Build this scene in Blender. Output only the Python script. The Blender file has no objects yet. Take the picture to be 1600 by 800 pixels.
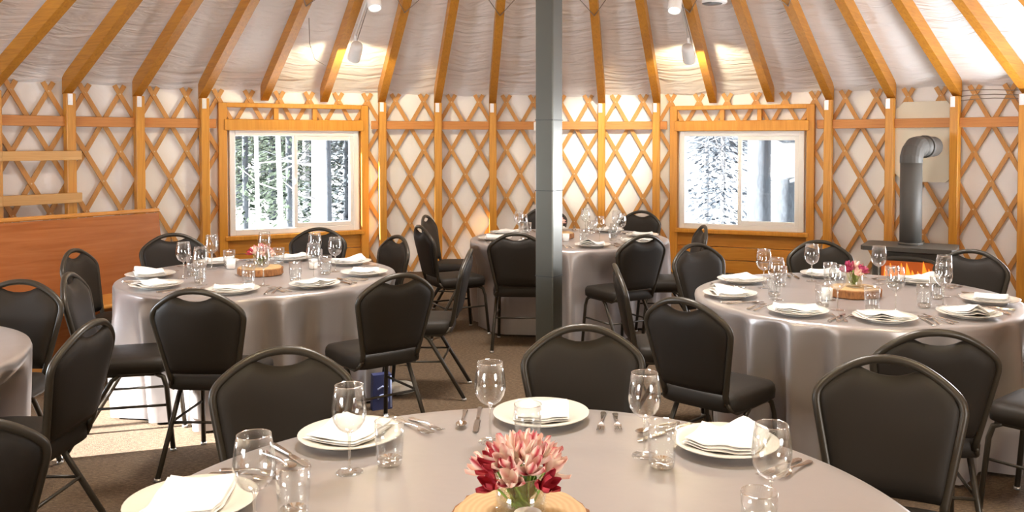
import bpy, bmesh, math, random
from mathutils import Vector, Matrix
random.seed(7)
PI = math.pi
sin, cos, tan, rad = math.sin, math.cos, math.tan, math.radians
S = bpy.context.scene
COL = S.collection

# ------------------------------------------------------------------ camera
F_PX, CX, HORIZON, CAM_Z, PITCH = 1370.0, 855.0, 221.5, 1.6, rad(1.5)
cam_data = bpy.data.cameras.new('camera')
cam = bpy.data.objects.new('camera', cam_data)
COL.objects.link(cam)
cam.location = (0, 0, CAM_Z)
cam.rotation_euler = (PI / 2 - PITCH, 0, 0)
cam_data.sensor_width = 36
cam_data.lens = F_PX / 1600 * 36
cam_data.shift_x = -(CX - 800) / 1600
cam_data.shift_y = -(400 - (HORIZON + F_PX * tan(PITCH))) / 1600
cam_data.clip_start = 0.05
S.camera = cam

# ------------------------------------------------------------------ world, sun, daylight, exposure
S.view_settings.view_transform = 'Standard'
S.view_settings.look = 'None'
S.view_settings.gamma = 1
S.view_settings.exposure = 0.48
S.view_settings.use_curve_mapping = False
world = bpy.data.worlds.new('winter_sky')
S.world = world
world.use_nodes = True
bg = world.node_tree.nodes['Background']
bg.inputs[0].default_value = (0.86, 0.93, 1.0, 1)
bg.inputs[1].default_value = 1.0

YC = 4.88            # the yurt's centre stands this far in front of the camera
R = 6.1              # inner radius of its wall
def polar(r, th, z=0.0):
    return Vector((r * sin(th), YC + r * cos(th), z))
STEP = 2 * PI / 56   # one rafter bay

def sun_lamp():
    d = bpy.data.lights.new('sun', 'SUN')
    d.energy = 60.0
    d.angle = rad(0.6)
    d.color = (1.0, 0.96, 0.90)
    o = bpy.data.objects.new('sun', d)
    COL.objects.link(o)
    v = Vector((0.945, 0.32, -0.345))
    o.rotation_euler = v.to_track_quat('-Z', 'Y').to_euler()
    o.location = (-12, 0, 8)
sun_lamp()

def daylight(name, loc, direction, sx, sy, watts, col, disk=False):
    d = bpy.data.lights.new(name, 'AREA')
    d.shape = 'DISK' if disk else 'RECTANGLE'
    d.size = sx
    d.size_y = sy
    d.energy = watts
    d.color = col
    o = bpy.data.objects.new(name, d)
    COL.objects.link(o)
    o.location = loc
    o.rotation_euler = Vector(direction).to_track_quat('-Z', 'Y').to_euler()
WIN_W, WIN_Z0, WIN_Z1 = 1.47, 0.55, 1.72
WINDOWS = [-4.5, 3.5, -15.7, 9.5, -23.5, 23.5]      # bay positions of the windows; last two added behind the camera for fill
daylight('daylight_dome', (0, YC, 5.45), (0, 0, -1), 1.45, 1.45, 480, (1.0, 0.96, 0.91), True)
for k, w, c in ((-15.7, 190, (0.82, 0.91, 1.0)), (9.5, 180, (0.95, 0.97, 1.0)), (-23.5, 85, (1.0, 0.95, 0.88)), (23.5, 85, (1.0, 0.95, 0.88))):
    th = k * STEP       # sky and snow light at the side windows; rear two are added fill
    daylight('unseen_window_light', polar(R + .02, th, 1.15), (-sin(th), -cos(th), 0.85), WIN_W - .1, 1.1, w, c)

# ------------------------------------------------------------------ helpers
class MB:
    """collects geometry for one mesh"""
    def __init__(s):
        s.v = []; s.f = []; s.sm = []
    def add(s, vs, fs, smooth=False):
        n = len(s.v)
        s.v += [tuple(p) for p in vs]
        s.f += [tuple(i + n for i in q) for q in fs]
        s.sm += [smooth] * len(fs)
        return s
    def box(s, c, d, m=None, bev=0.0):
        x, y, z = d[0] / 2, d[1] / 2, d[2] / 2
        if bev > 0:
            b = min(bev, x * .9, y * .9, z * .9)
            pts = []
            for sx in (-1, 1):
                for sy in (-1, 1):
                    for sz in (-1, 1):
                        pts += [(sx * x, sy * (y - b), sz * (z - b)), (sx * (x - b), sy * y, sz * (z - b)), (sx * (x - b), sy * (y - b), sz * z)]
            bm = bmesh.new()
            for p in pts: bm.verts.new(p)
            bmesh.ops.convex_hull(bm, input=bm.verts)
            bm.verts.index_update()
            vs = [v.co.copy() for v in bm.verts]
            fs = [[v.index for v in f.verts] for f in bm.faces]
            bm.free()
        else:
            vs = [Vector((i, j, k)) for i in (-x, x) for j in (-y, y) for k in (-z, z)]
            fs = [(0, 1, 3, 2), (4, 6, 7, 5), (0, 4, 5, 1), (2, 3, 7, 6), (0, 2, 6, 4), (1, 5, 7, 3)]
        if m is not None: vs = [m @ v for v in vs]
        c = Vector(c)
        return s.add([v + c for v in vs], fs)
    def tube(s, path, r, n=8, cap=True, smooth=True):
        path = [Vector(p) for p in path]
        rs = r if isinstance(r, (list, tuple)) else [r] * len(path)
        vs = []; fs = []
        up = None
        for i, p in enumerate(path):
            t = (path[min(i + 1, len(path) - 1)] - path[max(i - 1, 0)]).normalized()
            if up is None:
                up = t.orthogonal().normalized()
            up = (up - t * up.dot(t))
            up = up.normalized() if up.length > 1e-6 else t.orthogonal().normalized()
            w = t.cross(up)
            for j in range(n):
                a = 2 * PI * j / n
                vs.append(p + (up * cos(a) + w * sin(a)) * rs[i])
        for i in range(len(path) - 1):
            for j in range(n):
                fs.append((i * n + j, i * n + (j + 1) % n, (i + 1) * n + (j + 1) % n, (i + 1) * n + j))
        s.add(vs, fs, smooth)
        if cap:
            m = len(path) - 1
            s.add(vs[:n], [tuple(reversed(range(n)))])
            s.add(vs[m * n:], [tuple(range(n))])
        return s
    def lathe(s, prof, n=24, c=(0, 0, 0), smooth=True, close=False):
        c = Vector(c); vs = []; fs = []
        for (r, z) in prof:
            for j in range(n):
                a = 2 * PI * j / n
                vs.append(c + Vector((r * cos(a), r * sin(a), z)))
        m = len(prof)
        for i in range(m - 1 + (1 if close else 0)):
            i2 = (i + 1) % m
            for j in range(n):
                fs.append((i * n + j, i * n + (j + 1) % n, i2 * n + (j + 1) % n, i2 * n + j))
        return s.add(vs, fs, smooth)
    def disc(s, r, z, n=24, c=(0, 0, 0), up=True):
        c = Vector(c)
        vs = [c + Vector((r * cos(2 * PI * j / n), r * sin(2 * PI * j / n), z)) for j in range(n)]
        return s.add(vs, [tuple(range(n)) if up else tuple(reversed(range(n)))])
    def prism(s, poly, d0, d1, axis='z'):
        def P(a, b, d):
            return {'z': (a, b, d), 'y': (a, d, b), 'x': (d, a, b)}[axis]
        n = len(poly)
        vs = [P(a, b, d0) for a, b in poly] + [P(a, b, d1) for a, b in poly]
        fs = [tuple(reversed(range(n))), tuple(range(n, 2 * n))] + [(i, (i + 1) % n, n + (i + 1) % n, n + i) for i in range(n)]
        return s.add(vs, fs)
    def grid(s, fn, nu, nv, smooth=True, wrap=False):
        vs = [fn(i, j) for i in range(nu) for j in range(nv)]
        fs = []
        for i in range(nu - 1):
            for j in range(nv if wrap else nv - 1):
                fs.append((i * nv + j, i * nv + (j + 1) % nv, (i + 1) * nv + (j + 1) % nv, (i + 1) * nv + j))
        return s.add(vs, fs, smooth)
    def mesh(s, name, fix=True):
        me = bpy.data.meshes.new(name)
        me.from_pydata(s.v, [], s.f)
        me.polygons.foreach_set('use_smooth', s.sm)
        if fix:
            bm = bmesh.new(); bm.from_mesh(me)
            bmesh.ops.remove_doubles(bm, verts=bm.verts, dist=1e-5)
            bmesh.ops.recalc_face_normals(bm, faces=bm.faces)
            bm.to_mesh(me); bm.free()
        me.update()
        return me

def link(name, me, mat=None, parent=None, loc=None, rz=None):
    if mat is not None and not me.materials:
        me.materials.append(mat)
    o = bpy.data.objects.new(name, me)
    COL.objects.link(o)
    if parent is not None: o.parent = parent
    if loc is not None: o.location = loc
    if rz is not None: o.rotation_euler = (0, 0, rz)
    return o
def build(mb, name, mat, parent=None, loc=None, rz=None, fix=True):
    return link(name, mb.mesh(name, fix), mat, parent, loc, rz)
def empty(name, loc=(0, 0, 0), rz=0, parent=None):
    o = bpy.data.objects.new(name, None)
    o.empty_display_size = 0.1
    COL.objects.link(o)
    o.location = loc
    o.rotation_euler = (0, 0, rz)
    if parent: o.parent = parent
    return o
def tag(o, label=None, cat=None, group=None, kind=None):
    if label: o['label'] = label
    if cat: o['category'] = cat
    if group: o['group'] = group
    if kind: o['kind'] = kind
    return o
def copy_tree(o, parent=None):
    c = o.copy()
    COL.objects.link(c)
    c.parent = parent
    for ch in list(o.children):
        copy_tree(ch, c)
    return c
PROTO = {}
def place(key, maker, loc, rz=0.0, label=None, cat=None, group=None):
    """first use moves the thing itself, later uses copy it with its parts"""
    if key not in PROTO:
        PROTO[key] = o = maker()
    else:
        o = copy_tree(PROTO[key])
    o.location = loc
    o.rotation_euler = (0, 0, rz)
    return tag(o, label, cat, group)
def pix(px, py, z=0.0):
    """the point of the horizontal plane at height z under a pixel"""
    y = F_PX * (CAM_Z - z) / (py - HORIZON)
    return Vector(((px - CX) * y / F_PX, y, z))

# ------------------------------------------------------------------ materials
def mat(name, col, rough=0.6, metal=0.0, **kw):
    m = bpy.data.materials.new(name)
    m.use_nodes = True
    b = m.node_tree.nodes['Principled BSDF']
    b.inputs['Base Color'].default_value = (*col, 1)
    b.inputs['Roughness'].default_value = rough
    b.inputs['Metallic'].default_value = metal
    for k, v in kw.items():
        b.inputs[k].default_value = v
    return m
def nodes(m): return m.node_tree.nodes, m.node_tree.links, m.node_tree.nodes['Principled BSDF']
def tex_coord(m, kind='Object', scale=(1, 1, 1), rot=(0, 0, 0)):
    N, L, B = nodes(m)
    tc = N.new('ShaderNodeTexCoord'); mp = N.new('ShaderNodeMapping')
    L.new(tc.outputs[kind], mp.inputs[0])
    mp.inputs['Scale'].default_value = scale
    mp.inputs['Rotation'].default_value = rot
    return mp.outputs[0]
def noise(m, vec, scale, detail=3.0, rough=0.55, dist=0.0):
    N, L, B = nodes(m)
    n = N.new('ShaderNodeTexNoise')
    L.new(vec, n.inputs['Vector'])
    n.inputs['Scale'].default_value = scale
    n.inputs['Detail'].default_value = detail
    n.inputs['Roughness'].default_value = rough
    n.inputs['Distortion'].default_value = dist
    return n.outputs['Fac']
def ramp(m, fac, stops):
    N, L, B = nodes(m)
    r = N.new('ShaderNodeValToRGB')
    L.new(fac, r.inputs[0])
    e = r.color_ramp.elements
    e[0].position, e[0].color = stops[0][0], (*stops[0][1], 1)
    e[1].position, e[1].color = stops[-1][0], (*stops[-1][1], 1)
    for p, c in stops[1:-1]:
        q = e.new(p); q.color = (*c, 1)
    return r.outputs[0]
def bump(m, fac, strength, dist=0.01):
    N, L, B = nodes(m)
    b = N.new('ShaderNodeBump')
    b.inputs['Strength'].default_value = strength
    b.inputs['Distance'].default_value = dist
    L.new(fac, b.inputs['Height'])
    L.new(b.outputs[0], B.inputs['Normal'])
def wood(name, dark, light, rough=0.45, scale=(30, 30, 1.6), knots=True):
    m = mat(name, light, rough)
    N, L, B = nodes(m)
    v = tex_coord(m, 'Object', scale)
    f = noise(m, v, 1.0, 4, 0.6, 1.2)
    mid = tuple((a + b) / 2 for a, b in zip(dark, light))
    L.new(ramp(m, f, [(0.25, dark), (0.5, mid), (0.75, light)]), B.inputs['Base Color'])
    bump(m, f, 0.12, 0.004)
    return m
M = {}
M['post'] = wood('golden_pine', (0.50, 0.20, 0.018), (0.70, 0.34, 0.045), 0.42)
M['rafter'] = wood('rafter_fir', (0.34, 0.125, 0.010), (0.55, 0.24, 0.025), 0.45, (30, 2.0, 30))
M['strip'] = wood('lattice_fir', (0.46, 0.21, 0.05), (0.60, 0.31, 0.085), 0.55)
M['rail'] = wood('rail_fir', (0.46, 0.17, 0.035), (0.62, 0.28, 0.07), 0.5, (1.6, 30, 30))
M['paleboard'] = wood('pale_pine', (0.58, 0.31, 0.09), (0.74, 0.45, 0.17), 0.5, (1.6, 30, 30))
M['panel'] = wood('window_panel_pine', (0.52, 0.20, 0.02), (0.70, 0.33, 0.05), 0.4, (1.8, 20, 26))
M['casing'] = wood('window_casing_pine', (0.56, 0.23, 0.02), (0.70, 0.33, 0.045), 0.4)
M['pew'] = wood('varnished_oak', (0.27, 0.085, 0.022), (0.38, 0.14, 0.042), 0.2, (1.4, 20, 20))
M['pewedge'] = wood('varnished_oak_edge', (0.42, 0.17, 0.03), (0.60, 0.28, 0.06), 0.3, (1.4, 20, 20))
M['endgrain'] = None
M['steel'] = mat('grey_painted_steel', (0.085, 0.086, 0.074), 0.30, 0.5)
M['bracket'] = mat('galvanised_bracket', (0.75, 0.75, 0.74), 0.4, 0.6)
M['vinyl'] = mat('white_vinyl', (0.84, 0.84, 0.82), 0.35)
M['stove'] = mat('stove_iron', (0.085, 0.082, 0.072), 0.5, 0.0)
M['pipe'] = mat('stove_pipe_paint', (0.085, 0.083, 0.076), 0.58, 0.0)
M['cement'] = mat('cream_cement_board', (0.72, 0.68, 0.55), 0.7)
M['pad'] = mat('charcoal_vinyl', (0.017, 0.0128, 0.0092), 0.6, 0.0, **{'Specular IOR Level': 0.3})
M['frame'] = mat('bronze_black_tube', (0.036, 0.029, 0.020), 0.38, 0.2)
M['glide'] = mat('steel_glide', (0.6, 0.6, 0.6), 0.3, 0.8)
M['china'] = mat('white_china', (0.66, 0.63, 0.57), 0.2)
M['napkin'] = mat('white_linen', (0.80, 0.78, 0.75), 0.85)
M['cutlery'] = mat('stainless_steel', (0.62, 0.58, 0.53), 0.22, 1.0)
M['lampwhite'] = mat('white_lamp_shell', (0.85, 0.85, 0.83), 0.4)
M['black'] = mat('black_plastic', (0.02, 0.02, 0.02), 0.5)
M['wire'] = mat('grey_wire', (0.22, 0.19, 0.16), 0.5)
M['ply'] = mat('table_plywood', (0.35, 0.22, 0.1), 0.6)
M['wax'] = mat('white_votive', (0.88, 0.87, 0.84), 0.35)
M['leaf'] = mat('flower_leaf', (0.13, 0.27, 0.035), 0.5)
M['stem'] = mat('flower_stem', (0.22, 0.38, 0.06), 0.5)
M['water'] = None

def glass(name, tint=(0.97, 0.98, 0.98), edge=1.0, base=0.04):
    m = bpy.data.materials.new(name)
    m.use_nodes = True
    N, L = m.node_tree.nodes, m.node_tree.links
    for n in list(N):
        if n.type == 'BSDF_PRINCIPLED': N.remove(n)
    out = [n for n in N if n.type == 'OUTPUT_MATERIAL'][0]
    t = N.new('ShaderNodeBsdfTransparent'); t.inputs[0].default_value = (*tint, 1)
    g = N.new('ShaderNodeBsdfGlossy'); g.inputs[0].default_value = (1, 1, 1, 1); g.inputs['Roughness'].default_value = 0.03
    lw = N.new('ShaderNodeLayerWeight'); lw.inputs[0].default_value = 0.28
    mt = N.new('ShaderNodeMath'); mt.operation = 'MULTIPLY_ADD'
    mt.inputs[1].default_value = 0.55 * edge; mt.inputs[2].default_value = base
    mx = N.new('ShaderNodeMixShader')
    L.new(lw.outputs['Facing'], mt.inputs[0]); L.new(mt.outputs[0], mx.inputs[0])
    L.new(t.outputs[0], mx.inputs[1]); L.new(g.outputs[0], mx.inputs[2]); L.new(mx.outputs[0], out.inputs[0])
    return m
M['glass'] = glass('clear_glass')
M['pane'] = glass('window_glass', (0.98, 0.99, 1.0), 0.3, 0.02)
M['vase'] = glass('vase_glass', (0.95, 0.97, 0.95), 1.0, 0.06)
M['thick'] = glass('thick_glass_base', (0.93, 0.93, 0.90), 1.2, 0.22)
M['dome'] = glass('acrylic_dome', (0.97, 0.98, 1.0), 0.3, 0.02)

def emit(name, col, strength):
    m = bpy.data.materials.new(name)
    m.use_nodes = True
    b = m.node_tree.nodes['Principled BSDF']
    b.inputs['Base Color'].default_value = (*col, 1)
    b.inputs['Emission Color'].default_value = (*col, 1)
    b.inputs['Emission Strength'].default_value = strength
    return m
M['bulb'] = emit('lit_bulb', (1.0, 0.93, 0.78), 9.0)
M['flame'] = emit('fire_flame', (1.0, 0.26, 0.02), 0.9)
M['ember'] = emit('glowing_fire_bed', (0.45, 0.09, 0.01), 0.35)

def m_carpet():
    m = mat('brown_carpet', (0.12, 0.085, 0.055), 0.95)
    N, L, B = nodes(m)
    v = tex_coord(m, 'Object', (1, 2.6, 1), (0, 0, rad(28)))
    a = noise(m, v, 42, 4, 0.8)
    L.new(ramp(m, a, [(0.32, (0.030, 0.016, 0.007)), (0.5, (0.092, 0.056, 0.028)), (0.70, (0.19, 0.128, 0.072))]), B.inputs['Base Color'])
    v2 = tex_coord(m, 'Object', (1, 1, 1))
    bump(m, noise(m, v2, 180, 2, 0.6), 0.5, 0.006)
    return m
M['carpet'] = m_carpet()
def m_fabric(name, col, sc, s1, d1, rough=0.8, sc2=(1, 1, 1)):
    m = mat(name, col, rough)
    v = tex_coord(m, 'Object', sc2)
    f = noise(m, v, sc, 3, 0.5, 0.6)
    bump(m, f, s1, d1)
    return m
M['wall'] = m_fabric('white_wall_liner', (0.86, 0.84, 0.81), 3.0, 0.5, 0.03)
def m_ceiling():
    """a liner hung in long ripples that run round the roof"""
    m = mat('white_roof_liner', (0.88, 0.85, 0.83), 0.75)
    N, L, B = nodes(m)
    tc = N.new('ShaderNodeTexCoord')
    sep = N.new('ShaderNodeSeparateXYZ'); L.new(tc.outputs['Object'], sep.inputs[0])
    x2 = N.new('ShaderNodeMath'); x2.operation = 'MULTIPLY'; L.new(sep.outputs[0], x2.inputs[0]); L.new(sep.outputs[0], x2.inputs[1])
    y2 = N.new('ShaderNodeMath'); y2.operation = 'MULTIPLY'; L.new(sep.outputs[1], y2.inputs[0]); L.new(sep.outputs[1], y2.inputs[1])
    ad = N.new('ShaderNodeMath'); ad.operation = 'ADD'; L.new(x2.outputs[0], ad.inputs[0]); L.new(y2.outputs[0], ad.inputs[1])
    sq = N.new('ShaderNodeMath'); sq.operation = 'SQRT'; L.new(ad.outputs[0], sq.inputs[0])
    at = N.new('ShaderNodeMath'); at.operation = 'ARCTAN2'; L.new(sep.outputs[0], at.inputs[0]); L.new(sep.outputs[1], at.inputs[1])
    cb = N.new('ShaderNodeCombineXYZ')
    m1 = N.new('ShaderNodeMath'); m1.operation = 'MULTIPLY'; m1.inputs[1].default_value = 7.5; L.new(sq.outputs[0], m1.inputs[0])
    m2 = N.new('ShaderNodeMath'); m2.operation = 'MULTIPLY'; m2.inputs[1].default_value = 6.0; L.new(at.outputs[0], m2.inputs[0])
    L.new(m1.outputs[0], cb.inputs[0]); L.new(m2.outputs[0], cb.inputs[1])
    f = noise(m, cb.outputs[0], 1.3, 3, 0.5, 1.6)
    bump(m, f, 0.75, 0.05)
    return m
M['ceiling'] = m_ceiling()
def m_cloth():
    m = mat('grey_satin', (0.385, 0.352, 0.345), 0.34, 0.5)
    N, L, B = nodes(m)
    B.inputs['Sheen Weight'].default_value = 0.15
    B.inputs['Sheen Roughness'].default_value = 0.35
    v = tex_coord(m, 'Object')
    bump(m, noise(m, v, 5, 3, 0.5, 0.5), 0.12, 0.02)
    return m
M['cloth'] = m_cloth()
def m_slice():
    m = mat('pale_wood_slice', (0.75, 0.5, 0.25), 0.6)
    N, L, B = nodes(m)
    v = tex_coord(m, 'Object')
    w = N.new('ShaderNodeTexWave'); w.wave_type = 'RINGS'; w.rings_direction = 'Z'
    w.inputs['Scale'].default_value = 22; w.inputs['Distortion'].default_value = 2.5; w.inputs['Detail'].default_value = 2
    L.new(v, w.inputs['Vector'])
    L.new(ramp(m, w.outputs['Fac'], [(0.1, (0.52, 0.33, 0.15)), (0.9, (0.58, 0.39, 0.19))]), B.inputs['Base Color'])
    return m
M['slice'] = m_slice()
M['bark'] = wood('tree_bark', (0.12, 0.045, 0.016), (0.40, 0.17, 0.05), 0.8, (40, 40, 12))
def m_petal(name, mid, edge):
    m = mat(name, edge, 0.55)
    N, L, B = nodes(m)
    tc = N.new('ShaderNodeTexCoord'); sep = N.new('ShaderNodeSeparateXYZ'); L.new(tc.outputs['Generated'], sep.inputs[0])
    s = N.new('ShaderNodeMath'); s.operation = 'SUBTRACT'; s.inputs[1].default_value = 0.5; L.new(sep.outputs[0], s.inputs[0])
    a = N.new('ShaderNodeMath'); a.operation = 'ABSOLUTE'; L.new(s.outputs[0], a.inputs[0])
    L.new(ramp(m, a.outputs[0], [(0.06, mid), (0.17, tuple((p + q) / 2 for p, q in zip(mid, edge))), (0.28, edge)]), B.inputs['Base Color'])
    B.inputs['Subsurface Weight'].default_value = 0.0
    return m
M['petal_pink'] = m_petal('striped_pink_petal', (0.50, 0.06, 0.09), (0.88, 0.66, 0.60))
M['petal_cream'] = m_petal('cream_petal', (0.82, 0.50, 0.44), (0.90, 0.78, 0.68))
M['petal_red'] = m_petal('crimson_petal', (0.33, 0.01, 0.03), (0.52, 0.05, 0.08))
M['petal_magenta'] = m_petal('magenta_petal', (0.36, 0.02, 0.09), (0.55, 0.09, 0.2))
M['snow'] = mat('snow', (0.9, 0.92, 0.95), 0.8)
M['trunk_pale'] = wood('pale_trunk_bark', (0.16, 0.16, 0.17), (0.34, 0.34, 0.35), 0.9, (6, 6, 1.2))
M['trunk_grey'] = wood('grey_trunk_bark', (0.018, 0.022, 0.028), (0.055, 0.066, 0.08), 0.9, (14, 14, 4))
M['needles'] = mat('frosted_needles', (0.024, 0.040, 0.024), 0.8)
M['needles_grey'] = mat('grey_frosted_needles', (0.035, 0.047, 0.055), 0.8)
M['needles_snow'] = mat('snow_covered_twigs', (0.075, 0.092, 0.115), 0.8)

# ------------------------------------------------------------------ the yurt: floor, wall, lattice, posts
Z_TOP, DZ, HALF = 2.09, 0.297, STEP / 4       # lattice rows and half a lattice spacing
SLOPE = 0.541                                  # roof rise per metre
RAFT_Z = 2.075                                 # underside of a rafter at the wall

mb = MB(); mb.lathe([(0.0, 0), (R + .25, 0), (R + .25, -.15), (0, -.15)], 96, (0, YC, 0), smooth=False)
tag(build(mb, 'floor', M['carpet']), 'brown flecked carpet covering the round floor', kind='structure')
mb = MB(); mb.grid(lambda i, j: ((i - 12) * 12.0, (j - 12) * 12.0, -.6 + .25 * sin(i * 1.7) * cos(j * 1.3)), 25, 25)
tag(build(mb, 'ground_outside', M['snow']), 'snow-covered ground outside the yurt', kind='structure')

# where windows open the wall
WHALF = math.asin((WIN_W / 2) / R)
def in_window(th, pad=0.0):
    for k in WINDOWS:
        d = (th - k * STEP + PI) % (2 * PI) - PI
        if abs(d) < WHALF + pad: return True
    return False

def wall():
    mb = MB(); n = 448; zs = [0, WIN_Z0, WIN_Z1, 2.20]
    for i in range(n):
        a0, a1 = 2 * PI * i / n, 2 * PI * (i + 1) / n
        for q in range(3):
            if q == 1 and in_window((a0 + a1) / 2, -0.004): continue
            z0, z1 = zs[q], zs[q + 1]
            p = [polar(R, a0, z0), polar(R, a1, z0), polar(R, a1, z1), polar(R, a0, z1)]
            p = [Vector((v.x, v.y - YC, v.z)) for v in p]
            mb.add(p, [(0, 1, 2, 3)], True)
    o = build(mb, 'wall_back', M['wall'], loc=(0, YC, 0))
    return tag(o, 'white insulated fabric wall behind a wooden lattice, running all round', kind='structure')
WALL = wall()

def strip_rows(rows, sgn, r, w=0.045, t=0.011):
    mb = MB(); vs = []; fs = []
    def P(row):
        th = sgn * row * HALF
        return Vector((r * sin(th), r * cos(th), Z_TOP - row * DZ))
    for i, row in enumerate(rows):
        p = P(row); tg = (P(row + .05) - P(row - .05)).normalized()
        n = Vector((p.x, p.y, 0)).normalized(); b = tg.cross(n).normalized()
        for (sb, sn) in ((-1, -1), (1, -1), (1, 1), (-1, 1)):
            vs.append(p + b * sb * w / 2 + n * sn * t / 2)
    for i in range(len(rows) - 1):
        for j in range(4):
            fs.append((i * 4 + j, i * 4 + (j + 1) % 4, i * 4 + 4 + (j + 1) % 4, i * 4 + 4 + j))
    m = (len(rows) - 1) * 4
    fs += [(3, 2, 1, 0), (m, m + 1, m + 2, m + 3)]
    return mb.add(vs, fs)
ROWS = [-0.30 + (7.0 + .28) * i / 10 for i in range(11)]
strip_mesh = {}
for sgn, r in ((1, R - .045), (-1, R - .032)):
    me = strip_rows(ROWS, sgn, r).mesh('lattice_strip'); me.materials.append(M['strip'])
    strip_mesh[sgn] = (me, r)
rivet_mb = MB(); rivet_mb.lathe([(0, .006), (.008, .004), (.010, 0)], 6)
rivet_me = None
for j in range(112):
    th0 = (j + .5) * 2 * HALF
    for sgn in (1, -1):
        me, r = strip_mesh[sgn]
        runs = []; cur = []
        for q in range(146):
            row = -0.30 + 7.28 * q / 145
            th = th0 + sgn * row * HALF
            bad = Z_TOP - row * DZ < WIN_Z1 + .08 and in_window(th, 0.008)
            if bad:
                if len(cur) > 3: runs.append(cur)
                cur = []
            else: cur.append(row)
        if len(cur) > 3: runs.append(cur)
        if len(runs) == 1 and len(runs[0]) == 146:
            link('lattice_strip', me, None, WALL, (0, 0, 0), -th0)
        else:
            for run in runs:
                n = max(2, len(run) // 14)
                rows = [run[0] + (run[-1] - run[0]) * i / n for i in range(n + 1)]
                build(strip_rows(rows, sgn, r), 'lattice_strip', M['strip'], WALL, (0, 0, 0), -th0)

rv = MB()
for j in range(-24, 25):
    for row in range(8):
        th = (j + .5 + .5 * (row % 2)) * 2 * HALF; z = Z_TOP - row * DZ
        if z < WIN_Z1 + .08 and in_window(th, 0.01): continue
        c = Vector(((R - .0515) * sin(th), (R - .0515) * cos(th), max(z, .02)))
        n = Vector((sin(th), cos(th), 0)); b = Vector((cos(th), -sin(th), 0))
        q = [c + (b * cos(a) + Vector((0, 0, sin(a)))) * .009 for a in [2 * PI * i / 6 for i in range(6)]]
        rv.add(q + [c - n * .006], [(i, (i + 1) % 6, 6) for i in range(6)])
tag(build(rv, 'rivet', mat('brass_rivet', (0.8, 0.62, 0.4), 0.4, 0.3), WALL, (0, 0, 0)), kind='stuff')
for z in (2.03, 2.07, 2.12):        # wires strung along the wall top near the stove
    pts = [(( R - .075) * sin(t), (R - .075) * cos(t), z + .012 * sin(t * 40 + z * 9)) for t in [STEP * (7.05 + .25 * i) for i in range(12)]]
    build(MB().tube(pts, .004, 5), 'wire', M['wire'], WALL, (0, 0, 0))
post_me = MB().box((0, R - .10, RAFT_Z / 2 + .01), (.088, .088, RAFT_Z - .02), bev=.006).mesh('post')
brk_me = MB().box((-.012, R - .148, RAFT_Z - .06), (.045, .006, .11)).box((-.012, R - .152, RAFT_Z - .035), (.014, .006, .014)).box((-.012, R - .152, RAFT_Z - .085), (.014, .006, .014)).mesh('bracket')
for k in range(-28, 28):
    th = k * STEP
    if in_window(th, 0.03): continue
    p = link('post', post_me, M['post'], WALL, (0, 0, 0), -th)
    link('bracket', brk_me, M['bracket'], p)
seg = 2 * (R - .10) * sin(STEP / 2)
rail_me = MB().box((0, (R - .085) * cos(STEP / 2), 1.80), (seg - .086, .036, .10), bev=.004).mesh('rail_board')
for k in range(-28, 28):
    th = (k + .5) * STEP
    wins = [w for w in WINDOWS if abs(((k + .5) - w + 28) % 56 - 28) < 1.6]
    if not wins:
        link('rail_board', rail_me, M['rail'], WALL, (0, 0, 0), -th)
for w in WINDOWS:                       # short rail pieces between a window casing and the next post
    for s in (-1, 1):
        a0 = s * (WHALF + 0.026); a1 = s * (1.5 * STEP - .0075)
        ln = abs(a1 - a0) * (R - .08)
        if ln > .04:
            am = (a0 + a1) / 2 + w * STEP
            build(MB().box((0, R - .085, 1.80), (ln, .036, .10), bev=.004), 'rail_board', M['rail'], WALL, (0, 0, 0), -am)

# two pale boards nailed across the posts beside the pew
for z, hh in ((1.467, .092), (1.052, .098)):
    a = polar(R - .175, -8 * STEP + .012); b = polar(R - .175, -9.98 * STEP)
    d = (b - a)
    mid = polar(R - .175, -8.98 * STEP)
    for p, q in ((a, mid), (mid, b)):
        c = (p + q) / 2; ln = (q - p).length
        ang = math.atan2(q.y - p.y, q.x - p.x)
        build(MB().box((0, 0, 0), (ln, .034, hh), bev=.004), 'board', M['paleboard'], WALL, (c.x, c.y - YC, z), ang)

# ------------------------------------------------------------------ roof: liner, rafters, ring, dome
def ceiling():
    mb = MB(); na, nr = 56 * 8, 26
    def fn(i, j):
        r = 0.72 + (R - .0 - 0.72) * i / (nr - 1)
        th = 2 * PI * j / na
        ph = (j % 8) / 8
        sag = sin(PI * ph) * (0.045 * (1 - .6 * (1 - r / R))) * (1 - .55 * max(0, (r - 5.6) / .5))
        wr = .008 * sin(r * 17 + 2 * sin(th * 23)) + .006 * sin(r * 31 + 3 * cos(th * 31 + 1))
        z = RAFT_Z + .185 + SLOPE * (R - r) - sag + wr * sin(PI * ph)
        if r > R - .12: z -= (r - R + .12) * .55
        return (r * sin(th), r * cos(th), z)
    mb.grid(fn, nr, na, True, True)
    return tag(build(mb, 'ceiling', M['ceiling'], loc=(0, YC, 0)), 'pale rippled liner of the conical roof', kind='structure')
CEIL = ceiling()
def rafter_me():
    mb = MB(); w, d = .088, .175
    r0, r1 = R - .045, .70
    z = lambda r: RAFT_Z + SLOPE * (R - .06 - r)
    vs = []
    for r, dr in ((r0, 0), (r1, 0)):
        for x, dz in ((-w / 2, 0), (w / 2, 0), (w / 2, d), (-w / 2, d)):
            vs.append((x, r, z(r) + dz))
    mb.add(vs, [(0, 1, 2, 3), (7, 6, 5, 4), (0, 4, 5, 1), (1, 5, 6, 2), (2, 6, 7, 3), (3, 7, 4, 0)])
    return mb.mesh('rafter')
rme = rafter_me()
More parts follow.
